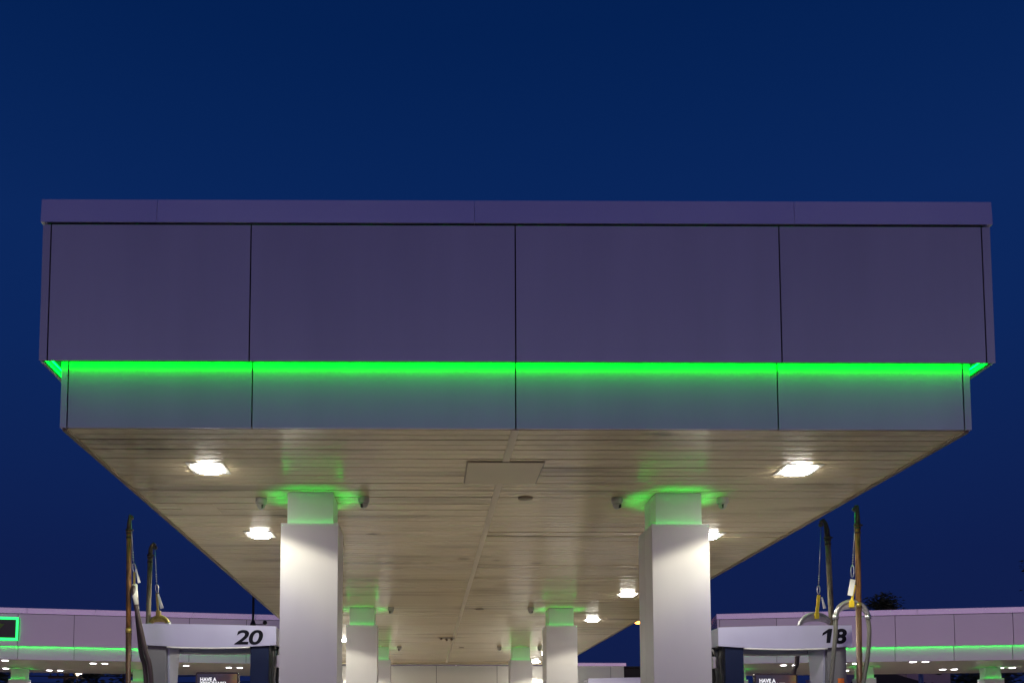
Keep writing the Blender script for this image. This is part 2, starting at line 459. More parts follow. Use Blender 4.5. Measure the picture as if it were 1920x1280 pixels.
# columns
HN, HS, ZN = .2554, .317, E + 2.411
CX = (-1.2597, 2.8508)
CYS = (10.316, 18.998, 26.712)
def tape(mb, x, y, a, b, zi, zo):        # LED tape round a neck, tilted outwards: inner edge high, outer edge low
    I = [(-a, -a), (a, -a), (a, a), (-a, a)]; O = [(-b, -b), (b, -b), (b, b), (-b, b)]
    for k in range(4):
        n = (k + 1) % 4
        mb.bm.faces.new([mb.bm.verts.new((x + p[0], y + p[1], z)) for p, z in ((O[k], zo), (O[n], zo), (I[n], zi), (I[k], zi))])
def uplight(parent, loc, rz, length):
    d = bpy.data.lights.new('uplight', 'AREA'); d.shape = 'RECTANGLE'; d.size = length; d.size_y = .02
    d.energy = NECK_UPLIGHT; d.color = (.0, 1.0, .07); d.spread = R(52)
    o = bpy.data.objects.new('uplight', d); COL.objects.link(o); o.parent = parent
    o.location = loc; o.rotation_euler = (Matrix.Rotation(R(rz), 3, 'Z') @ Matrix.Rotation(math.pi + R(15), 3, 'X')).to_euler()
def ring(mb, x, y, ho, hi, z0, z1):
    mb.box(x - ho, x + ho, y - ho, y - hi, z0, z1); mb.box(x - ho, x + ho, y + hi, y + ho, z0, z1)
    mb.box(x - ho, x - hi, y - hi, y + hi, z0, z1); mb.box(x + hi, x + ho, y - hi, y + hi, z0, z1)
for yc in CYS:
    for xc in CX:
        s = MB()
        for sx in (-1, 1):                      # cladding shells, joint down the side
            pass
        s.box(xc - HS, xc + HS, yc - HS, yc + .03, 0, ZN, .003)
        s.box(xc - HS, xc + HS, yc + .036, yc + HS, 0, ZN, .003)
        s.box(xc - HS + .01, xc + HS - .01, yc - HS + .01, yc + HS - .01, 0.01, ZN - .045)
        sh = part(s, 'column', 'column')
        # the cladding stops short inside: cut is shown as an open ledge round the neck
        nk = MB()
        nk.box(xc - HN, xc + HN, yc - HN, yc + .03, ZN - .045, ZS - .012, .003)
        nk.box(xc - HN, xc + HN, yc + .036, yc + HN, ZN - .045, ZS - .012, .003)
        nk.box(xc - HN + .008, xc + HN - .008, yc - HN + .008, yc + HN - .008, ZN - .04, ZS + .01)
        n_ = nk.build('neck', 'neck'); n_.parent = sh
        rim = MB(); ring(rim, xc, yc, HS, HS - .006, ZN + .001, ZN + .022)
        r_ = rim.build('rim', 'column'); r_.parent = sh
        tb = MB(); tape(tb, xc, yc, HN + .050, HN + .056, ZN + .012, ZN + .003)
        t_ = tb.build('green_light_strip', 'ledbase', recalc=False); t_.parent = sh
        for dx, dy, rz in ((0, -1, 0), (0, 1, 180), (-1, 0, -90), (1, 0, 90)):      # the strip's own narrow beam, straight up at the soffit
            uplight(sh, (xc + dx * (HN + .040), yc + dy * (HN + .040), ZN + .010), rz, .54)

# ------------------------------------------------------------------ downlights
def spot(name, parent, loc, half, blend, watts, col, rad=.10):
    d = bpy.data.lights.new(name, 'SPOT'); d.energy = watts; d.color = col
    d.spot_size = R(2 * half); d.spot_blend = blend; d.shadow_soft_size = rad
    o = bpy.data.objects.new(name, d); COL.objects.link(o); o.parent = parent; o.location = loc
    return o
dl = thing('downlight', 'x', 'downlight', (-2.195, 9.18, ZS), 0, 'square downlights in the canopy soffit')
f = MB()
for a in ((-.19, .19, -.19, -.150), (-.19, .19, .150, .19), (-.19, -.150, -.150, .150), (.150, .19, -.150, .150)):
    f.box(a[0], a[1], a[2], a[3], -.006, .004, .001)
f.box(-.150, .150, -.150, .150, .0032, .006)
f.build('frame', 'fixture', dl)
def lens_shape(mb, cx, cy, hx, hy, z0, z1, n=32, p=2.6):
    def loop(k, z): 
        out = []
        for j in range(n):
            a = 2 * math.pi * j / n; c, s_ = math.cos(a), math.sin(a)
            out.append(mb.bm.verts.new((cx + k * hx * math.copysign(abs(c) ** (2 / p), c), cy + k * hy * math.copysign(abs(s_) ** (2 / p), s_), z)))
        return out
    L = [loop(1, z1), loop(1, z0 * .55), loop(.92, z0 * .85), loop(.75, z0), ]
    for A, B in zip(L, L[1:]):
        for j in range(n): mb.bm.faces.new((A[j], A[(j + 1) % n], B[(j + 1) % n], B[j]))
    mb.bm.faces.new(L[0]); mb.bm.faces.new(L[-1])
ln = MB(); lens_shape(ln, 0, 0, .138, .138, -.034, .003); ln.build('lens', 'lens', dl)
main_beam = spot('beam', dl, (0, 0, -.07), 68, .12, LAMP, (1, 1, 1))
# the lamp's optics throw most light sideways, warm at the rim of the beam and cooler straight down
ld = main_beam.data; ld.use_nodes = True
ln_, ll_ = ld.node_tree.nodes, ld.node_tree.links
l_tc = ln_.new('ShaderNodeTexCoord'); l_sp = ln_.new('ShaderNodeSeparateXYZ'); ll_.new(l_tc.outputs['Normal'], l_sp.inputs[0])
l_ab = ln_.new('ShaderNodeMath'); l_ab.operation = 'ABSOLUTE'; ll_.new(l_sp.outputs['Z'], l_ab.inputs[0])
l_rp = ln_.new('ShaderNodeValToRGB'); ll_.new(l_ab.outputs[0], l_rp.inputs[0])
le = l_rp.color_ramp.elements
le[0].position = .36; le[0].color = (1.0, .94, .70, 1)
le[1].position = 1.0; le[1].color = (.36, .345, .37, 1)
for p, c in ((.62, (.92, .88, .72, 1)), (.76, (.52, .495, .53, 1)), (.88, (.38, .365, .40, 1))):
    q = le.new(p); q.color = c
l_em = next(n for n in ln_ if n.type == 'EMISSION'); ll_.new(l_rp.outputs[0], l_em.inputs['Color'])
rows = [(9.18, 'in the front row'), (12.155, 'in the second row'), (16.98, 'in the third row'), (20.53, 'in the fourth row'), (24.71, 'in the fifth row'), (28.3, 'in the sixth row'), (31.0, 'in the last row')]
side_txt = {0: 'on the left of the soffit', 1: 'on the right of the soffit'}
lab = {(0, 0): 'bright square downlight nearest the front left corner of the soffit', (0, 1): 'bright square downlight nearest the front right corner of the soffit',
       (1, 0): 'bright downlight just left of the front left column shaft', (1, 1): 'bright downlight half hidden behind the front right column shaft',
       (2, 1): 'bright downlight in the soffit just left of the front right column', (3, 1): 'bright downlight between the two right-hand columns, above the blue sky gap',
       (4, 0): 'small bright downlight in the sliver between the two left columns', (5, 1): 'tiny bright downlight peeping past the second right column', (6, 1): 'tiny farthest downlight by the third right column'}
for i, (y, t) in enumerate(rows):
    for k, x in enumerate((-2.195, 3.83)):
        o = dl if (i, k) == (0, 0) else copy_tree(dl)
        o.location = (x, y, ZS)
        o['label'] = lab.get((i, k), 'downlight %s %s' % (t, side_txt[k]))

# ------------------------------------------------------------------ dome cameras and sensors under the soffit
dc = thing('dome_camera', 'x', 'security camera', (0, 0, ZS), 0, 'dome cameras under the soffit')
b = MB(); b.lathe((0, 0, 0), [(.062, 0.004), (.066, -.02), (.066, -.055), (.055, -.068)], 20); b.build('housing', 'dome', dc)
b = MB(); b.lathe((0, 0, 0), [(.050, -.069), (.047, -.09), (.036, -.115), (.018, -.130), (.004, -.134)], 18); b.build('dome', 'dome', dc)
b = MB(); b.prism([(-.010, -.085), (.014, -.080), (.010, -.122), (-.004, -.126)], 'y', -.056, -.030); b.build('lens', 'domelens', dc)
cams = [(-1.859, 10.34, 20, 'small dome camera on the soffit left of the front left column'), (-.680, 10.28, -30, 'small dome camera on the soffit right of the front left column'),
        (2.212, 10.28, 30, 'small dome camera on the soffit left of the front right column'), (3.414, 10.27, -20, 'small dome camera on the soffit right of the front right column'),
        (-.662, 18.73, -30, 'dome camera right of the second left column'), (2.215, 18.69, 30, 'dome camera left of the second right column'),
        (-.679, 26.31, -30, 'tiny dome camera right of the third left column'), (2.198, 26.25, 30, 'tiny dome camera left of the third right column'), (3.363, 26.23, -30, 'tiny dome camera right of the third right column')]
for i, (x, y, a, t) in enumerate(cams):
    o = dc if i == 0 else copy_tree(dc)
    o.location = (x, y, ZS); o.rotation_euler = (0, 0, R(a)); o['label'] = t
for i, (x, y, r, t) in enumerate(((1.166, 10.286, .085, 'round brown cover disc on the soffit behind the square hatch'), (1.176, 18.93, .085, 'round brown cover disc left of the second row of columns'), (1.12, 26.57, .075, 'faint small cover disc at the far end of the soffit'))):
    m_ = MB(); m_.lathe((0, 0, 0), [(r, .004), (r, -.008), (r * .8, -.016), (r * .3, -.018)], 24)
    o = m_.build('cover_disc', 'disc'); o.location = (x, y, ZS); tag(o, t, 'cover disc', 'round cover discs on the soffit')
pt_ = thing('projector_bracket', 'small metal bracket fixture on the soffit beside the cover strip, far back', 'bracket', (.63, 24.03, ZS))
m_ = MB(); m_.box(-.22, .2, -.03, .03, -.035, .003, .004); m_.build('plate', 'dome', pt_)
m_ = MB(); m_.tube([(-.02, 0, -.03), (.0, 0, -.10)], .03, 10); m_.ball((.12, -.05, -.06), .035); m_.ball((-.15, -.08, -.05), .03); m_.build('sensor', 'disc', pt_)

# ------------------------------------------------------------------ fuel dispensers
def dispenser(name, label, num, x0, y0, mirror, group):
    """local x runs from the outer end (0) to the inner end beside the column (W)"""
    W, D = 1.62, .60
    t = thing(name, label, 'fuel dispenser', (x0, y0, 0), 0, group)
    sg = -1 if mirror else 1
    def X(u): return sg * u
    def bx(mb, a, b, *r, bev=0.0):
        lo, hi = sorted((X(a), X(b))); mb.box(lo, hi, *r, bev)
    ZT = E + 1.440; ZB = E + 1.185
    # header: front and back boards with a bellied lower edge, end boards between
    def board(ya, yb, dz, thick_name, m):
        n = 16
        pts = []
        for i in range(n + 1):
            u = W * i / n; q = 1 - (2 * i / n - 1) ** 2
            pts.append((X(u), ZB + dz - .030 * q))
        top = []
        for i in range(n + 1):
            u = W * (1 - i / n); q = (u / W)
            top.append((X(u), ZT - .030 * q ** 2))
        mb = MB(); mb.prism(pts + top, 'y', ya, yb)
        return mb.build(thick_name, m, t)
    hd = board(0, .03, 0, 'header', 'white')
    rh = board(D - .03, D, -.018, 'rear_header', 'white')
    for yy, dz, par in ((.012, 0, hd), (D - .034, -.018, rh)):
        tr = MB(); tr.tube([(X(.30 + (W - .62) * k / 12), yy, ZB + dz - .008 - .030 * (1 - (2 * (.30 + (W - .62) * k / 12) / W - 1) ** 2)) for k in range(13)], .012, 8)
        q_ = tr.build('edge_trim', 'trimwhite'); q_.parent = par
    e1 = MB(); bx(e1, 0, .03, .032, D - .032, ZB + .004, ZT - .006); e1.build('header_end', 'white', t)
    e1 = MB(); bx(e1, W - .03, W, .032, D - .032, ZB + .004, ZT - .036); e1.build('header_end', 'white', t)
    u1 = MB(); bx(u1, .032, W - .032, .032, D - .050, ZB + .010, ZB + .030); u1.build('header_underside', 'grime', t)
    tp = MB(); bx(tp, .032, W - .032, .032, D - .032, ZT - .060, ZT - .045); tp.build('header_top', 'grime', t)
    # outer leg: front cheek and raised inner facet
    lg = MB(); bx(lg, .055, .285, .05, D - .02, 0, ZB + .014, bev=.012)
    leg = lg.build('leg', 'grey', t)
    fc = MB()
    xa, xb = X(.287), X(.310)
    pts = [(.09, ZB + .008), (D - .05, ZB + .008), (D - .16, ZB - .75), (D - .05, .9), (.09, .9), (.16, ZB - .75)]
    fc.prism(pts, 'x', min(xa, xb), max(xa, xb))
    f_ = fc.build('leg_facing', 'white'); f_.parent = leg
    st = MB() if num == '18' else None
    if st: st.prism([(X(.09), E + .80), (X(.165), E + .80), (X(.165), E + .70), (X(.09), E + .70)], 'y', .044, .049)
    if st: s_ = st.build('warning_sticker', 'orange'); s_.parent = leg
    # navy post by the column
    nv = MB(); bx(nv, 1.305, 1.53, .035, D - .05, 0, ZB - .006, bev=.01); nv.build('navy_post', 'navy', t)
    # cabinet and screen
    cb = MB(); bx(cb, .32, 1.30, .08, D - .06, 0, 1.42, bev=.015); cb.build('cabinet', 'grey', t)
    sc = thing_part('screen', t, (X(.895), .10, E + .862))
    m1 = MB()
    w2, h2, r = .262, .40, .03
    pts = []
    for cx_, cz_, a0 in ((w2 - r, -r, 0), (-w2 + r, -r, 90), (-w2 + r, -h2 + r, 180), (w2 - r, -h2 + r, 270)):
        for k in range(5):
            a = R(a0 + k * 22.5); pts.append((cx_ + r * math.cos(a), cz_ + r * math.sin(a)))
    m1.prism(pts, 'y', 0, .06); m1.build('bezel', 'bezel', sc)
    m2 = MB(); m2.box(-w2 + .02, w2 - .02, -.004, -.001, -h2 + .03, -.022); m2.build('display', M['advert'], sc)
    text_mesh('display_text', 'HAVE A\nTIDY TANK?', .062, 'adtext', sc, (-w2 + .055, -.006, -.110), bold=.0022, sx=.92, line=.82)
    # hoses and nozzles on the inner end
    for u, yy, rr in ((1.565, .10, .020), (1.60, .26, .020), (1.575, .42, .020)):
        hs = MB(); hs.tube([(X(u), yy, ZB + .01), (X(u + .02), yy - .02, ZB - .16), (X(u - .005), yy, ZB - .40), (X(u + .03), yy, ZB - .75), (X(u), yy + .02, .55)], rr, 8)
        hs.build('hose', 'black', t)
    for u, yy in ((1.60, .17), (1.625, .34)):
        nz = MB(); nz.box(min(X(u - .03), X(u + .04)), max(X(u - .03), X(u + .04)), yy - .03, yy + .03, ZB - .26, ZB - .11, .008)
        nz.tube([(X(u), yy, ZB - .11), (X(u + .03), yy - .01, ZB - .05), (X(u + .05), yy - .02, ZB - .03)], .013, 8)
        nz.build('nozzle', 'steel', t)
    if num:
        # digits sit at the right-hand end of the header as seen from the forecourt entrance
        x_right = W - .505 if not mirror else -.325
        if num[0] == '1':
            # a plain leaning one with a flag, then the second digit
            h, w = .172, .046
            one = [(.010, 0), (.010 + w, 0), (.010 + w + .030, h), (.040 + .004, h), (-.030, h - .050), (-.038, h - .085), (.022, h - .052)]
            m_ = MB(); m_.prism([(x_right + p[0], ZT - .215 + p[1]) for p in one], 'y', -.0055, -.0035)
            m_.build('number', 'digit', t)
            text_mesh('number', num[1], .240, 'digit', t, (x_right + .098, -.004, ZT - .215), shear=.12, bold=.0085, sx=1.22)
        else:
            text_mesh('number', num, .240, 'digit', t, (x_right, -.004, ZT - .245), shear=.17, bold=.0055, sx=1.42, space=.92)
    return t
def thing_part(name, parent, loc):
    o = bpy.data.objects.new(name, None); COL.objects.link(o); o.parent = parent; o.location = loc; o.empty_display_size = .1
    return o
def advert():
    m, n, l, b = new_mat('advert')
    tc = n.new('ShaderNodeTexCoord'); sp = n.new('ShaderNodeSeparateXYZ'); l.new(tc.outputs['Generated'], sp.inputs[0])
    r1 = n.new('ShaderNodeValToRGB'); l.new(sp.outputs['X'], r1.inputs[0])
    r1.color_ramp.elements[0].color = (.012, .018, .05, 1); r1.color_ramp.elements[0].position = .35
    r1.color_ramp.elements[1].color = (.28, .16, .03, 1); r1.color_ramp.elements[1].position = .97
    e = r1.color_ramp.elements.new(.80); e.color = (.09, .035, .025, 1)
    z = n.new('ShaderNodeTexNoise'); z.inputs['Scale'].default_value = 5; l.new(tc.outputs['Generated'], z.inputs['Vector'])
    mx = n.new('ShaderNodeMixRGB'); mx.blend_type = 'OVERLAY'; mx.inputs[0].default_value = .9
    l.new(r1.outputs[0], mx.inputs[1]); l.new(z.outputs['Color'], mx.inputs[2])
    l.new(mx.outputs[0], b.inputs['Emission Color']); b.inputs['Emission Strength'].default_value = .42
    b.inputs['Base Color'].default_value = (.02, .02, .03, 1); b.inputs['Roughness'].default_value = .2
    M['advert'] = m
    M['adtext'] = glow('advert lettering', (.80, .80, .86), .75)
advert()
G = 'fuel dispensers with white headers'
dispenser('fuel_dispenser', 'fuel dispenser numbered 20 with white header, navy post and advert screen', '20', -3.395, 11.0, False, G)
dispenser('fuel_dispenser', 'fuel dispenser numbered 18 with white header behind hanging grey hose', '18', 5.190, 11.0, True, G)
dispenser('fuel_dispenser', 'farther fuel dispenser numbered 16, its white header cut by the right column', '16', 5.190, 19.70, True, G)
dispenser('fuel_dispenser', 'farther fuel dispenser mostly hidden behind the front left column and dispenser 20', None, -3.395, 19.70, False, G)

# ------------------------------------------------------------------ hose masts
def mast(label, Y, base, top, rad, hook, mats, cable, hang, band=None, tag_at=None, strap=None, saddle=None, saddle_m='saddle', collar=None):
    """positions are (x, height above the camera) in the plane y = Y"""
    P = lambda q, dy=0: (q[0], Y + dy, E + q[1])
    t = thing('hose_mast', label, 'hose mast', (base[0], Y, 0), 0, 'hose masts beside the dispensers')
    def bd(mb, name, m, par=t):
        o = mb.build(name, m); o.parent = par
        if par is t: o.matrix_parent_inverse = Matrix.Translation(-Vector(t.location))
        return o
    b3, t3 = Vector((base[0], Y, 0)), Vector(P(top))
    if band is None:
        m = MB(); m.tube([b3 + (t3 - b3) * k / 8 for k in range(9)], rad, 14); pole = bd(m, 'pole', mats[0])
    else:
        k = (E + band) / t3.z
        mid = b3 + (t3 - b3) * k
        m = MB(); m.tube([mid, mid + (t3 - mid) * .5, t3], rad, 14); pole = bd(m, 'pole', mats[0])
        m = MB(); m.tube([b3, (b3 + mid) / 2, mid], rad * 1.06, 14); bd(m, 'lower_sleeve', mats[1], pole)
        m = MB(); m.tube([mid - Vector((0, 0, .025)), mid + Vector((0, 0, .03))], rad * 1.16, 14); bd(m, 'band', 'brass', pole)
    # clamps at the head of the pole
    m = MB()
    ax = (t3 - b3).normalized()
    for d, k in ((-.01, 1.35), (-.045, 1.25), (-.10, 1.18)):
        c = t3 + ax * d
        m.tube([c - ax * .011, c + ax * .011], rad * k, 14)
    m.tube([t3 + ax * .0 + Vector((rad * 1.2, -.01, -.01)), t3 + Vector((rad * 1.75, -.01, -.012))], .010, 8)
    bd(m, 'clamp', 'olddark')
    m = MB(); hk = [t3 + ax * -.02] + [Vector(P(q)) for q in hook]
    m.tube(hk, [rad * .95] * 2 + [rad * .72] * (len(hk) - 2), 12); bd(m, 'swivel_head', 'olddark')
    # pulley wheel where the cable leaves
    c = Vector(P(cable[0]))
    m = MB(); m.tube([c + Vector((0, -.014, 0)), c + Vector((0, .014, 0))], .028, 14); bd(m, 'pulley', 'olddark')
    m = MB(); m.tube([P(q, -.01) for q in cable], .0045, 6)
    e = Vector(P(cable[-1], -.01)); s = Vector(P(cable[-2], -.01)); d = (s - e).normalized()
    for k in range(4): m.tube([e + d * (.02 + .03 * k), e + d * (.032 + .03 * k)], .009, 8)
    bd(m, 'cable', 'steel')
    # snap hook
    m = MB(); a0 = Vector(P(hang[0], -.01)); a1 = Vector(P(hang[1], -.01)); v = a1 - a0; n = Vector((v.z, 0, -v.x)).normalized() * .018
    loop = [a0 + v * .0, a0 + v * .2 + n * .8, a0 + v * .6 + n, a0 + v * .95 + n * .5, a1, a0 + v * .95 - n * .5, a0 + v * .6 - n, a0 + v * .2 - n * .8, a0]
    m.tube(loop, .006, 6); bd(m, 'snap_hook', 'steel')
    def slab(q0, q1, w0, w1, dy, th=.008):
        a, b_ = Vector((q0[0], q0[1])), Vector((q1[0], q1[1])); dd = (b_ - a).normalized(); nn = Vector((-dd.y, dd.x))
        pts = [a + nn * w0, b_ + nn * w1, b_ - nn * w1, a - nn * w0]
        mm = MB(); mm.prism([(p.x, E + p.y) for p in pts], 'y', Y + dy, Y + dy + th); return mm
    if strap: bd(slab(*strap, -.03), 'strap', 'yellow' if saddle_m == 'saddle' else 'brass')
    if tag_at: bd(slab(*tag_at, -.045, .004), 'tag', 'tag')
    if saddle:
        cx, cz, r, a0, a1, sq = saddle      # centre, outer radius, start and end angle, squash in x
        m = MB(); n = 18; out = []; inn = []
        for k in range(n + 1):
            a = R(a0 + (a1 - a0) * k / n)
            out.append((cx + sq * r * math.cos(a), E + cz + r * math.sin(a)))
            q = .30 * r * math.sin(math.pi * k / n) + .030
            inn.append((cx + sq * (r - .03) * math.cos(a), E + cz + (r - q) * math.sin(a)))
        m.prism(out + inn[::-1], 'y', Y - .012, Y + .012)
        sd = bd(m, 'saddle', saddle_m)
        m = MB(); m.tube([(p[0], Y, p[1]) for p in out], .026, 10)
        bd(m, 'saddle_rail', saddle_m, sd)
        for p, q in ((out[0], out[1]), (out[-1], out[-2])):
            m = MB(); v = (Vector((q[0], Y, q[1])) - Vector((p[0], Y, p[1]))).normalized()
            m.tube([Vector((p[0], Y, p[1])) - v * .02, Vector((p[0], Y, p[1])) + v * .035], .033, 12)
            bd(m, 'end_clip', 'steel', sd)
        if strap:
            m = MB(); q = strap[1]; m.box(q[0] - .028, q[0] + .028, Y - .036, Y + .03, E + q[1] - .065, E + q[1] + .015, .006); bd(m, 'buckle', 'yellow' if saddle_m == 'saddle' else 'brass', sd)
    return t
mast('tall rusty orange-brown hose mast standing left of dispenser 20', 10.6, (-3.385, 0), (-3.453, 2.50), .029,
     [(-3.452, 2.56), (-3.446, 2.63), (-3.440, 2.665), (-3.428, 2.65)], ('rust', 'rustdark'),
     [(-3.432, 2.640), (-3.415, 2.42), (-3.390, 2.11)], [(-3.388, 2.10), (-3.372, 1.985)], band=1.30,
     tag_at=((-3.345, 2.02), (-3.305, 1.86), .004, .016), strap=((-3.372, 1.99), (-3.366, 1.80), .012, .012), saddle_m='old')
mast('weathered olive hose mast behind the left end of dispenser 20', 11.95, (-3.635, 0), (-3.605, 2.48), .031,
     [(-3.600, 2.55), (-3.588, 2.60), (-3.565, 2.625), (-3.542, 2.605)], ('galv',),
     [(-3.543, 2.575), (-3.53, 2.40), (-3.512, 2.10)], [(-3.510, 2.09), (-3.497, 1.97)],
     strap=((-3.496, 1.96), (-3.478, 1.72), .018, .014), tag_at=((-3.478, 1.95), (-3.42, 1.76), .012, .022), saddle=(-3.465, 1.53, .125, 5, 175, 1.0), saddle_m='brass')
mast('dark oily hose mast with a yellow strap, behind dispenser 18', 11.95, (5.425, 0), (5.352, 2.74), .035,
     [(5.345, 2.83), (5.330, 2.92), (5.300, 2.965), (5.265, 2.935)], ('galv',),
     [(5.268, 2.90), (5.24, 2.50), (5.214, 2.10)], [(5.212, 2.095), (5.208, 1.975)],
     strap=((5.205, 1.96), (5.172, 1.71), .020, .020), tag_at=((5.235, 1.93), (5.268, 1.78), .008, .020), saddle=(5.160, 1.49, .225, 8, 172, 1.0))
mast('tallest brown hose mast on the right, with grey hose over its saddle, beside dispenser 18', 10.6, (5.040, 0), (5.103, 2.58), .031,
     [(5.104, 2.65), (5.106, 2.74), (5.102, 2.80), (5.085, 2.79)], ('rust', 'rustdark'),
     [(5.078, 2.76), (5.06, 2.45), (5.028, 2.10)], [(5.027, 2.10), (5.020, 1.95)], band=1.62,
     strap=((5.035, 1.86), (4.995, 1.66), .014, .012), tag_at=((5.010, 1.92), (4.972, 1.73), .030, .030), saddle=(5.005, 1.475, .19, 0, 180, 1.0))
vp = thing('vent_pipe', 'slim dark vent pipe rising behind dispenser 20 past the canopy edge', 'pipe', (-4.86, 26.0, 0))
m = MB(); m.tube([(0, 0, 0), (0, 0, E + 2.5), (0, 0, E + 5.0)], .034, 10); m.build('pipe', 'black', vp)
m = MB(); m.tube([(0, 0, E + 3.36), (0, 0, E + 3.42), (0, 0, E + 3.50)], [.085, .075, .045], 12); m.build('collar', 'black', vp)
m = MB(); m.tube([(0, 0, E + 3.38), (.34, 0, E + 3.40)], .012, 6); m.ball((.34, 0, E + 3.44), .065); m.build('bracket', 'black', vp)

def hose(label, pts, rad, m, group='fuel hoses hanging from the masts'):
    # smooth the control points
    P = [Vector(p) for p in pts]; out = []
    for i in range(len(P) - 1):
        p0, p1, p2, p3 = P[max(i - 1, 0)], P[i], P[i + 1], P[min(i + 2, len(P) - 1)]
        for k in range(8):
            u = k / 8
            out.append(.5 * ((2 * p1) + (-p0 + p2) * u + (2 * p0 - 5 * p1 + 4 * p2 - p3) * u ** 2 + (-p0 + 3 * p1 - 3 * p2 + p3) * u ** 3))
    out.append(P[-1])
    b = MB(); b.tube(out, rad, 10)
    return tag(b.build('fuel_hose', m), label, 'hose', group)
hose('dark looped hose hanging from the rusty mast left of dispenser 20',
     [(-3.10, 10.65, .35), (-3.155, 10.62, E + .69), (-3.235, 10.60, E + 1.10), (-3.325, 10.57, E + 1.52), (-3.368, 10.56, E + 1.76), (-3.372, 10.60, E + 1.82), (-3.372, 10.64, E + 1.76), (-3.345, 10.66, E + 1.45), (-3.300, 10.68, E + 1.05), (-3.235, 10.68, E + .69), (-3.19, 10.68, .3)], .027, 'hosedark')
wr = MB(); wr.tube([(-3.370, 10.60, E + 1.845), (-3.352, 10.56, E + 1.70), (-3.335, 10.555, E + 1.60)], [.030, .034, .024], 10)
tag(wr.build('hose_sleeve', 'grime'), 'pale worn cloth sleeve wrapped on the hose by the rusty mast', 'hose sleeve')
hose('grey hose draped over the metal saddle in front of the number 18',
     [(4.66, 10.58, .3), (4.705, 10.58, E + .45), (4.735, 10.58, E + .75), (4.765, 10.58, E + 1.00), (4.80, 10.585, E + 1.28), (4.817, 10.60, E + 1.45), (4.855, 10.60, E + 1.60), (5.005, 10.60, E + 1.672), (5.155, 10.60, E + 1.60), (5.192, 10.60, E + 1.45), (5.197, 10.59, E + 1.30), (5.165, 10.58, E + 1.02), (5.105, 10.57, E + .74), (5.06, 10.57, E + .45), (5.02, 10.57, .3)], .024, 'hose')
hose('dark hose seen through the opening of dispenser 18, sloping down',
     [(4.935, 11.95, E + 1.50), (4.915, 11.95, E + 1.25), (4.90, 11.95, E + 1.05), (4.85, 11.95, E + .80), (4.80, 11.95, .5)], .030, 'hosedark')

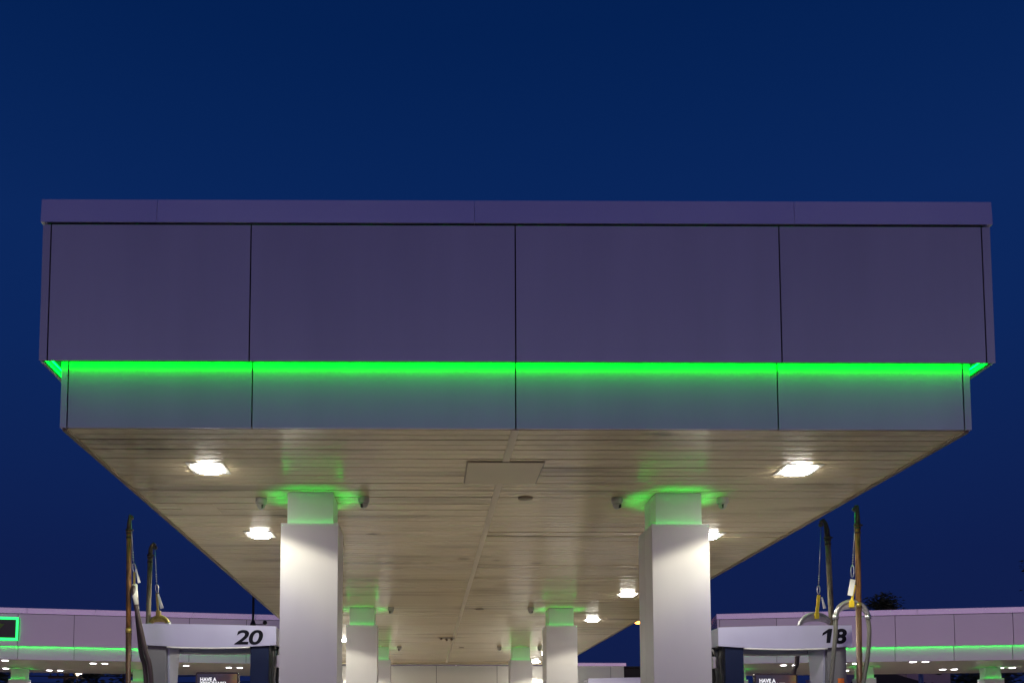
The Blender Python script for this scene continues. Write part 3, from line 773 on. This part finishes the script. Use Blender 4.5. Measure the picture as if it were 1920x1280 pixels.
# ------------------------------------------------------------------ rear canopies
def rear_canopy(label, origin, yaw, x0, x1, z, joints, cornice_joints, cols, lamps, lamp_lab):
    """local x along the front, y into the depth; z = (soffit, lower top, upper top, cornice top) above the camera"""
    D = 6.0; ov = .12
    zs, zl, zu, zc = [E + k for k in z]
    t = thing('rear_canopy', label, 'canopy', (origin[0], origin[1], 0), yaw, 'canopies standing at the back')
    js = [x0] + [j for j in joints if x0 < j < x1] + [x1]
    for i in range(len(js) - 1):
        m = MB(); m.box(js[i] + .008, js[i + 1] - .008, 0, .025, zl, zu - .01, .002); m.build('upper_panel', 'rearpanel', t)
        m = MB(); m.box(js[i] + .008, js[i + 1] - .008, ov, ov + .025, zs, zl + .10, .002); m.build('lower_panel', 'rearpanel', t)
    m = MB(); m.box(x0, x0 + .02, .03, D, zl, zu - .01); m.box(x1 - .02, x1, .03, D, zl, zu - .01)
    m.box(x0 + ov, x0 + ov + .02, ov + .03, D - ov, zs, zl + .1); m.box(x1 - ov - .02, x1 - ov, ov + .03, D - ov, zs, zl + .1); m.build('end_panel', 'rearpanel', t)
    m = MB(); m.box(x0 + .03, x1 - .03, .045, D, zl + .15, zu); m.box(x0 + .03, x1 - .03, .028, .043, zl, zu - .004); m.box(x0 + ov + .03, x1 - ov - .03, ov + .028, ov + .05, zs + .02, zl + .12); m.build('core_frame', 'shade', t)
    m = MB(); m.box(x0 + ov + .02, x1 - ov - .02, ov + .055, D - ov, zs + .002, zs + .06); m.build('soffit', 'rearsoffit', t)
    cj = [x0 - .02] + [j for j in cornice_joints if x0 < j < x1] + [x1 + .02]
    for i in range(len(cj) - 1):
        m = MB(); m.box(cj[i] + .006, cj[i + 1] - .006, -.02, D, zu + .002, zc, .004); m.build('cornice', 'rearcornice', t)
    m = MB(); m.tube([(x0 + .05, .07, zl + .05), (x1 - .05, .07, zl + .05)], .010, 8); m.build('green_light_tube', 'ledback', t)
    m = MB(); m.box(x0 + .03, x1 - .03, .045, .055, zl + .003, zl + .006); m.build('light_tray', 'shade', t)
    for cx, cy in cols:
        zn = zs - .42
        m = MB(); m.box(cx - .31, cx + .31, cy - .31, cy + .02, 0, zn, .004); m.box(cx - .31, cx + .31, cy + .026, cy + .31, 0, zn, .004); m.box(cx - .30, cx + .30, cy - .30, cy + .30, 0.01, zn - .01)
        c_ = m.build('column', 'column', t)
        m = MB(); m.box(cx - .25, cx + .25, cy - .25, cy + .02, zn, zs - .01, .003); m.box(cx - .25, cx + .25, cy + .026, cy + .25, zn, zs - .01, .003); m.box(cx - .18, cx + .18, cy - .18, cy + .18, zn + .01, zs); m.build('neck', 'neck', c_)
        m = MB(); tape(m, cx, cy, .290, .300, zn + .012, zn + .003); m.build('green_light_strip', 'ledbase', c_, recalc=False)
        for dx, dy, rz in ((0, -1, 0), (0, 1, 180), (-1, 0, -90), (1, 0, 90)): uplight(c_, (cx + dx * .285, cy + dy * .285, zn + .010), rz, .54)
        m = MB(); ring(m, cx, cy, .31, .304, zn + .001, zn + .022); m.build('rim', 'column', c_)
    # twin lamps: things of their own
    Mx = Matrix.Translation((origin[0], origin[1], 0)) @ Matrix.Rotation(yaw, 4, 'Z')
    Mi = Mx.inverted()
    for (wx, wy), lb in zip(lamps, lamp_lab):
        o = thing('twin_lamp', lb, 'lamp', (wx, wy, zs), yaw, 'twin lamps under the rear canopies')
        for dx in (-.19, .19):
            mm = MB(); lens_shape(mm, dx, 0, .095, .11, -.012, .003); mm.build('lens', 'lensb', o)
        mm = MB(); mm.box(-.32, .32, -.15, .15, -.004, .004); mm.build('frame', 'fixture', o)
        spot('beam', o, (0, 0, -.14), 72, .3, BACK_LAMP, (1.0, .92, .95), .2)
    return t
yl = math.atan2(1.6, 8.67)
LO = Vector((-13.5, 29.0, 0))
def ll(x): return (x + 13.5) / math.cos(yl)
Lm = (Matrix.Translation(LO) @ Matrix.Rotation(yl, 4, 'Z')).inverted()
def loc(mx, x, y): v = mx @ Vector((x, y, 0)); return (v.x, v.y)
rear_canopy('lilac-fronted rear canopy with green light line on the left, behind dispenser 20', (LO.x, LO.y), yl, ll(-28), ll(-3.95), (2.66, 3.085, 4.125, 4.308),
            [ll(x) for x in (-26.4, -24.7, -23.0, -21.35, -19.7, -18.0, -16.35, -14.65, -12.961, -11.278, -9.523, -7.725, -5.9)], [ll(x) for x in (-24.7, -20.7, -16.7, -12.694, -10.63, -7.6, -5.6)],
            [loc(Lm, -14.45, 32.75), loc(Lm, -10.35, 33.5), loc(Lm, -19, 31.9)],
            [(-13.72, 29.52), (-15.15, 32.7), (-13.55, 33.6), (-10.87, 30.62), (-8.34, 31.38), (-6.66, 32.2)],
            ['twin lamp at the left picture edge, front row of the rear canopy', 'twin lamp left of the far left column, rear row', 'twin lamp right of the far left column, rear row', 'twin lamp just left of the rusty mast, front row',
             'lamp seen just right of the white leg of dispenser 20', 'twin lamp above the screen of dispenser 20'])
yr = math.atan2(-1.8, 9.18)
RO = Vector((9.9, 30.6, 0))
def rr(x): return (x - 9.9) / math.cos(yr)
Rm = (Matrix.Translation(RO) @ Matrix.Rotation(yr, 4, 'Z')).inverted()
rear_canopy('lilac-fronted rear canopy with green light line on the right, behind dispenser 18', (RO.x, RO.y), yr, 0.0, rr(29), (2.70, 3.165, 4.19, 4.375),
            [rr(x) for x in (9.98, 11.763, 13.592, 15.345, 17.069, 18.747, 20.5, 22.2, 23.9, 25.6)], [rr(x) for x in (12.6, 16.0, 19.5, 23)],
            [loc(Rm, 11.35, 32.9), loc(Rm, 15.35, 31.75), loc(Rm, 19.85, 31.9), loc(Rm, 24.5, 30.5)],
            [(12.5, 31.1), (14.25, 30.45), (15.65, 33.3), (16.2, 29.75), (18.85, 32.7), (20.45, 31.95)],
            ['twin lamp seen through the opening of dispenser 18', 'upper twin lamp between dispenser 18 and the brown mast', 'lower twin lamp between dispenser 18 and the brown mast, rear row', 'twin lamp above the white pole, between the far right columns',
             'dim twin lamp left of the farthest right column', 'twin lamp at the right picture edge, right of the farthest column'])

# green-edged sign on the left rear canopy
sg = thing('lit_sign', 'dark fascia sign framed in glowing green neon, at the left picture edge', 'sign', (LO.x, LO.y, 0), yl)
sx1 = ll(-12.93); sx0 = sx1 - 2.3; sz0, sz1 = E + 3.27, E + 3.97
m = MB(); m.box(sx0, sx1, -.10, -.006, sz0, sz1, .006); m.build('face', 'signback', sg)
m = MB(); m.box(sx0 - .01, sx1 + .01, -.125, -.102, sz1 - .055, sz1 + .02, .004); m.box(sx0 - .01, sx1 + .01, -.125, -.102, sz0 - .02, sz0 + .055, .004)
m.box(sx1 - .055, sx1 + .01, -.125, -.102, sz0 + .057, sz1 - .057); m.box(sx0 - .01, sx0 + .055, -.125, -.102, sz0 + .057, sz1 - .057); m.build('neon_frame', 'ledsign', sg)
m = MB(); q = ll(-13.32); m.prism([(q, sz1 - .20), (q - .62, sz1 - .20), (q - .35, sz0 + .12)], 'y', -.108, -.102); m.build('emblem', 'signgreen', sg)

# ------------------------------------------------------------------ shop behind the canopy
shop = thing('shop_building', 'long white-panelled shop front closing the view under the canopy', 'building', (2.0, 33, 0))
def sp(m, name, mat): 
    o = m.build(name, mat); o.parent = shop; o.matrix_parent_inverse = Matrix.Translation(-Vector(shop.location)); return o
xs = [-3.6, -1.9, .469, 2.6, 4.6, 6.588, 7.06]
for i in range(len(xs) - 1):
    m = MB(); m.box(xs[i] + .008, xs[i + 1] - .008, 32.0, 32.03, 2.35, E + 2.72, .003); sp(m, 'wall_panel', 'store')
m = MB(); m.box(-3.6, 7.06, 32.04, 38, 0, E + 2.7); sp(m, 'wall', 'darkwall')
m = MB(); m.box(-3.65, 7.12, 31.96, 38.1, E + 2.722, E + 2.84, .005); sp(m, 'cornice', 'rearcornice')
annex = MB(); annex.box(7.2, 10.6, 33.0, 38, 0, E + 2.75, .02); annex.box(7.1, 10.7, 32.9, 38.1, E + 2.752, E + 2.80)
tag(annex.build('annex', 'darkwall'), 'dark unlit block beside the right end of the shop', 'building')

# ------------------------------------------------------------------ things far behind
def tree(label, x, y, h, r, seed, n=1700, leafsz=.22, base=.25, group='trees behind the rear canopies'):
    rnd = random.Random(seed)
    t = thing('tree', label, 'tree', (x, y, 0), 0, group)
    m = MB(); m.tube([(0, 0, 0), (.05, 0, h * .3), (-.05, .05, h * .6), (.03, 0, h * .93)], [.22, .17, .10, .03], 8)
    for k in range(9):
        a = rnd.uniform(0, 6.28); z0 = h * rnd.uniform(.3, .75); L = r * rnd.uniform(.5, .9)
        m.tube([(0, 0, z0), (L * .5 * math.cos(a), L * .5 * math.sin(a), z0 + L * .35), (L * math.cos(a), L * math.sin(a), z0 + L * .6)], [.06, .04, .015], 5)
    m.build('trunk', 'bark', t)
    bm = bmesh.new()
    cl = []
    for k in range(26):
        u = rnd.uniform(base, .98); rr_ = r * (math.sin(math.pi * min(1, (u - base) / (1 - base) * .85 + .12)) ** .8) * rnd.uniform(.35, .95)
        a = rnd.uniform(0, 6.28); cl.append((rr_ * math.cos(a), rr_ * math.sin(a), u * h, r * rnd.uniform(.18, .38)))
    cl.append((0, 0, h * .96, r * .2))
    for k in range(n):
        c = rnd.choice(cl); d_ = Vector((rnd.gauss(0, 1), rnd.gauss(0, 1), rnd.gauss(0, 1))).normalized() * c[3] * 1.5 * rnd.random() ** .6; p = Vector(c[:3]) + d_
        q = Matrix.Rotation(rnd.uniform(0, 6.28), 3, 'Z') @ Matrix.Rotation(rnd.uniform(-1, 1), 3, 'X')
        s = leafsz * rnd.uniform(.5, 1.2)
        vs = [bm.verts.new(p + q @ Vector(v)) for v in ((-s, 0, 0), (0, -s * .4, .02), (s, 0, 0), (0, s * .4, .03))]
        bm.faces.new(vs)
    me = bpy.data.meshes.new('crown'); bm.to_mesh(me); bm.free(); me.materials.append(M['leaf'])
    o = bpy.data.objects.new('crown', me); COL.objects.link(o); o.parent = t
tree('dark conical treetop showing above the right rear canopy', 31.3, 62, E + 9.9, 1.9, 3, 7000, .15, .5)
tree('dark tree whose crown just enters at the right picture edge', 33.75, 48, E + 10.2, 2.9, 5, 6000, .17)
tree('dark tree silhouette under the left rear canopy near the far left column', -25.6, 55, E + 4.3, 2.2, 6)
tree('dark tree silhouette under the left rear canopy, left of the rusty mast', -20.7, 58, E + 4.9, 1.6, 8)
tree('low dark tree behind the far left column, second along', -23.2, 60, E + 3.9, 1.8, 9)
tree('bushy dark tree right of the white pole, under the right rear canopy', 29.2, 52, E + 5.2, 3.0, 11, 2600)
tree('dark tree between the far right columns under the rear canopy', 31.2, 57, E + 4.2, 2.4, 12, 2200)
tree('dark dense tree under the right rear canopy at the picture edge', 33.6, 54, E + 5.4, 2.8, 13, 2800)
tree('small dark tree seen through the opening of dispenser 20', -16.4, 50, E + 4.5, 1.8, 14)
pp = thing('power_pole', 'timber power pole with crossarm seen under the left rear canopy', 'power pole', (-24.2, 62, 0))
m = MB(); m.tube([(0, 0, 0), (0, 0, 8.5)], [.22, .17], 10); m.build('pole', 'timber', pp)
m = MB(); m.box(-1.2, 1.2, -.14, -.04, 5.55, 5.72, .01); m.build('crossarm', 'timber', pp)
m = MB()
for x in (-1.05, -.55, .55, 1.05): m.lathe((x, -.09, 5.72), [(.03, .18), (.06, .12), (.05, .06), (.06, .0)], 8)
m.build('insulator', 'black', pp)
for i, (zz, sag) in enumerate(((5.80, .35), (5.45, .45), (5.15, .3))):
    m = MB(); pts = []
    for k in range(25):
        u = k / 24; pts.append((-45 + 44 * u, 61.8 + 0.3 * i, zz + .25 - sag * 4 * u * (1 - u)))
    m.tube(pts, .035, 5)
    tag(m.build('overhead_cable', 'wire'), ('topmost', 'middle', 'lowest')[i] + ' dark overhead cable running past the timber power pole', 'cable', 'overhead cables at the timber pole')
yl_ = thing('yard_lamp', 'small warm yard lamp right of the power pole, under the left rear canopy', 'lamp', (-22.9, 60.5, 0))
m = MB(); m.tube([(0, 0, 0), (0, 0, E + 4.5)], .05, 8); m.build('pole', 'darkwall', yl_)
m = MB(); m.ball((0, 0, E + 4.55), .12); m.ball((.22, 0, E + 4.60), .08); m.build('lamp_globe', 'warmlamp', yl_)
sl = thing('street_lamp', 'amber-lit street lamp in the sky gap left of the front right column', 'street lamp', (15.9, 62, 0))
m = MB(); m.tube([(0, 0, 0), (0, 0, E + 8.0), (-.3, 0, E + 8.35), (-.9, 0, E + 8.42)], [.10, .07, .05, .045], 8); m.build('pole', 'darkwall', sl)
m = MB(); m.ball((-1.25, 0, E + 8.38), .26, (1.3, .6, .5)); m.build('housing', 'darkwall', sl)
m = MB(); m.ball((-1.25, -.05, E + 8.27), .2, (1.2, .6, .55)); m.build('lamp_glass', 'amber', sl)
hs_ = thing('house', 'pale pinkish house with dark pitched roof under the right rear canopy', 'house', (26.3, 50, 0))
m = MB(); m.box(-2.4, 2.6, 0, 7, 0, E + 4.0); m.build('wall', 'house', hs_)
m = MB(); m.prism([(-3.4, E + 3.0), (-2.2, E + 4.05), (3.0, E + 2.6), (3.0, E + 2.5), (-3.4, E + 2.6)], 'y', -1.4, -.2); m.build('roof', 'roof', hs_)
m = MB(); m.box(-.9, .2, -.02, .02, E + 3.0, E + 4.0); m.build('window', 'domelens', hs_)
wp = MB(); wp.tube([(0, 0, 0), (0, 0, E + 2.9)], .09, 12); wp.tube([(0, 0, E + 2.9), (0, 0, E + 3.0)], [.12, .04], 12)
o = wp.build('flag_pole', 'white'); o.location = (20.2, 37.0, 0); tag(o, 'plain white pole standing behind the right rear canopy', 'pole')
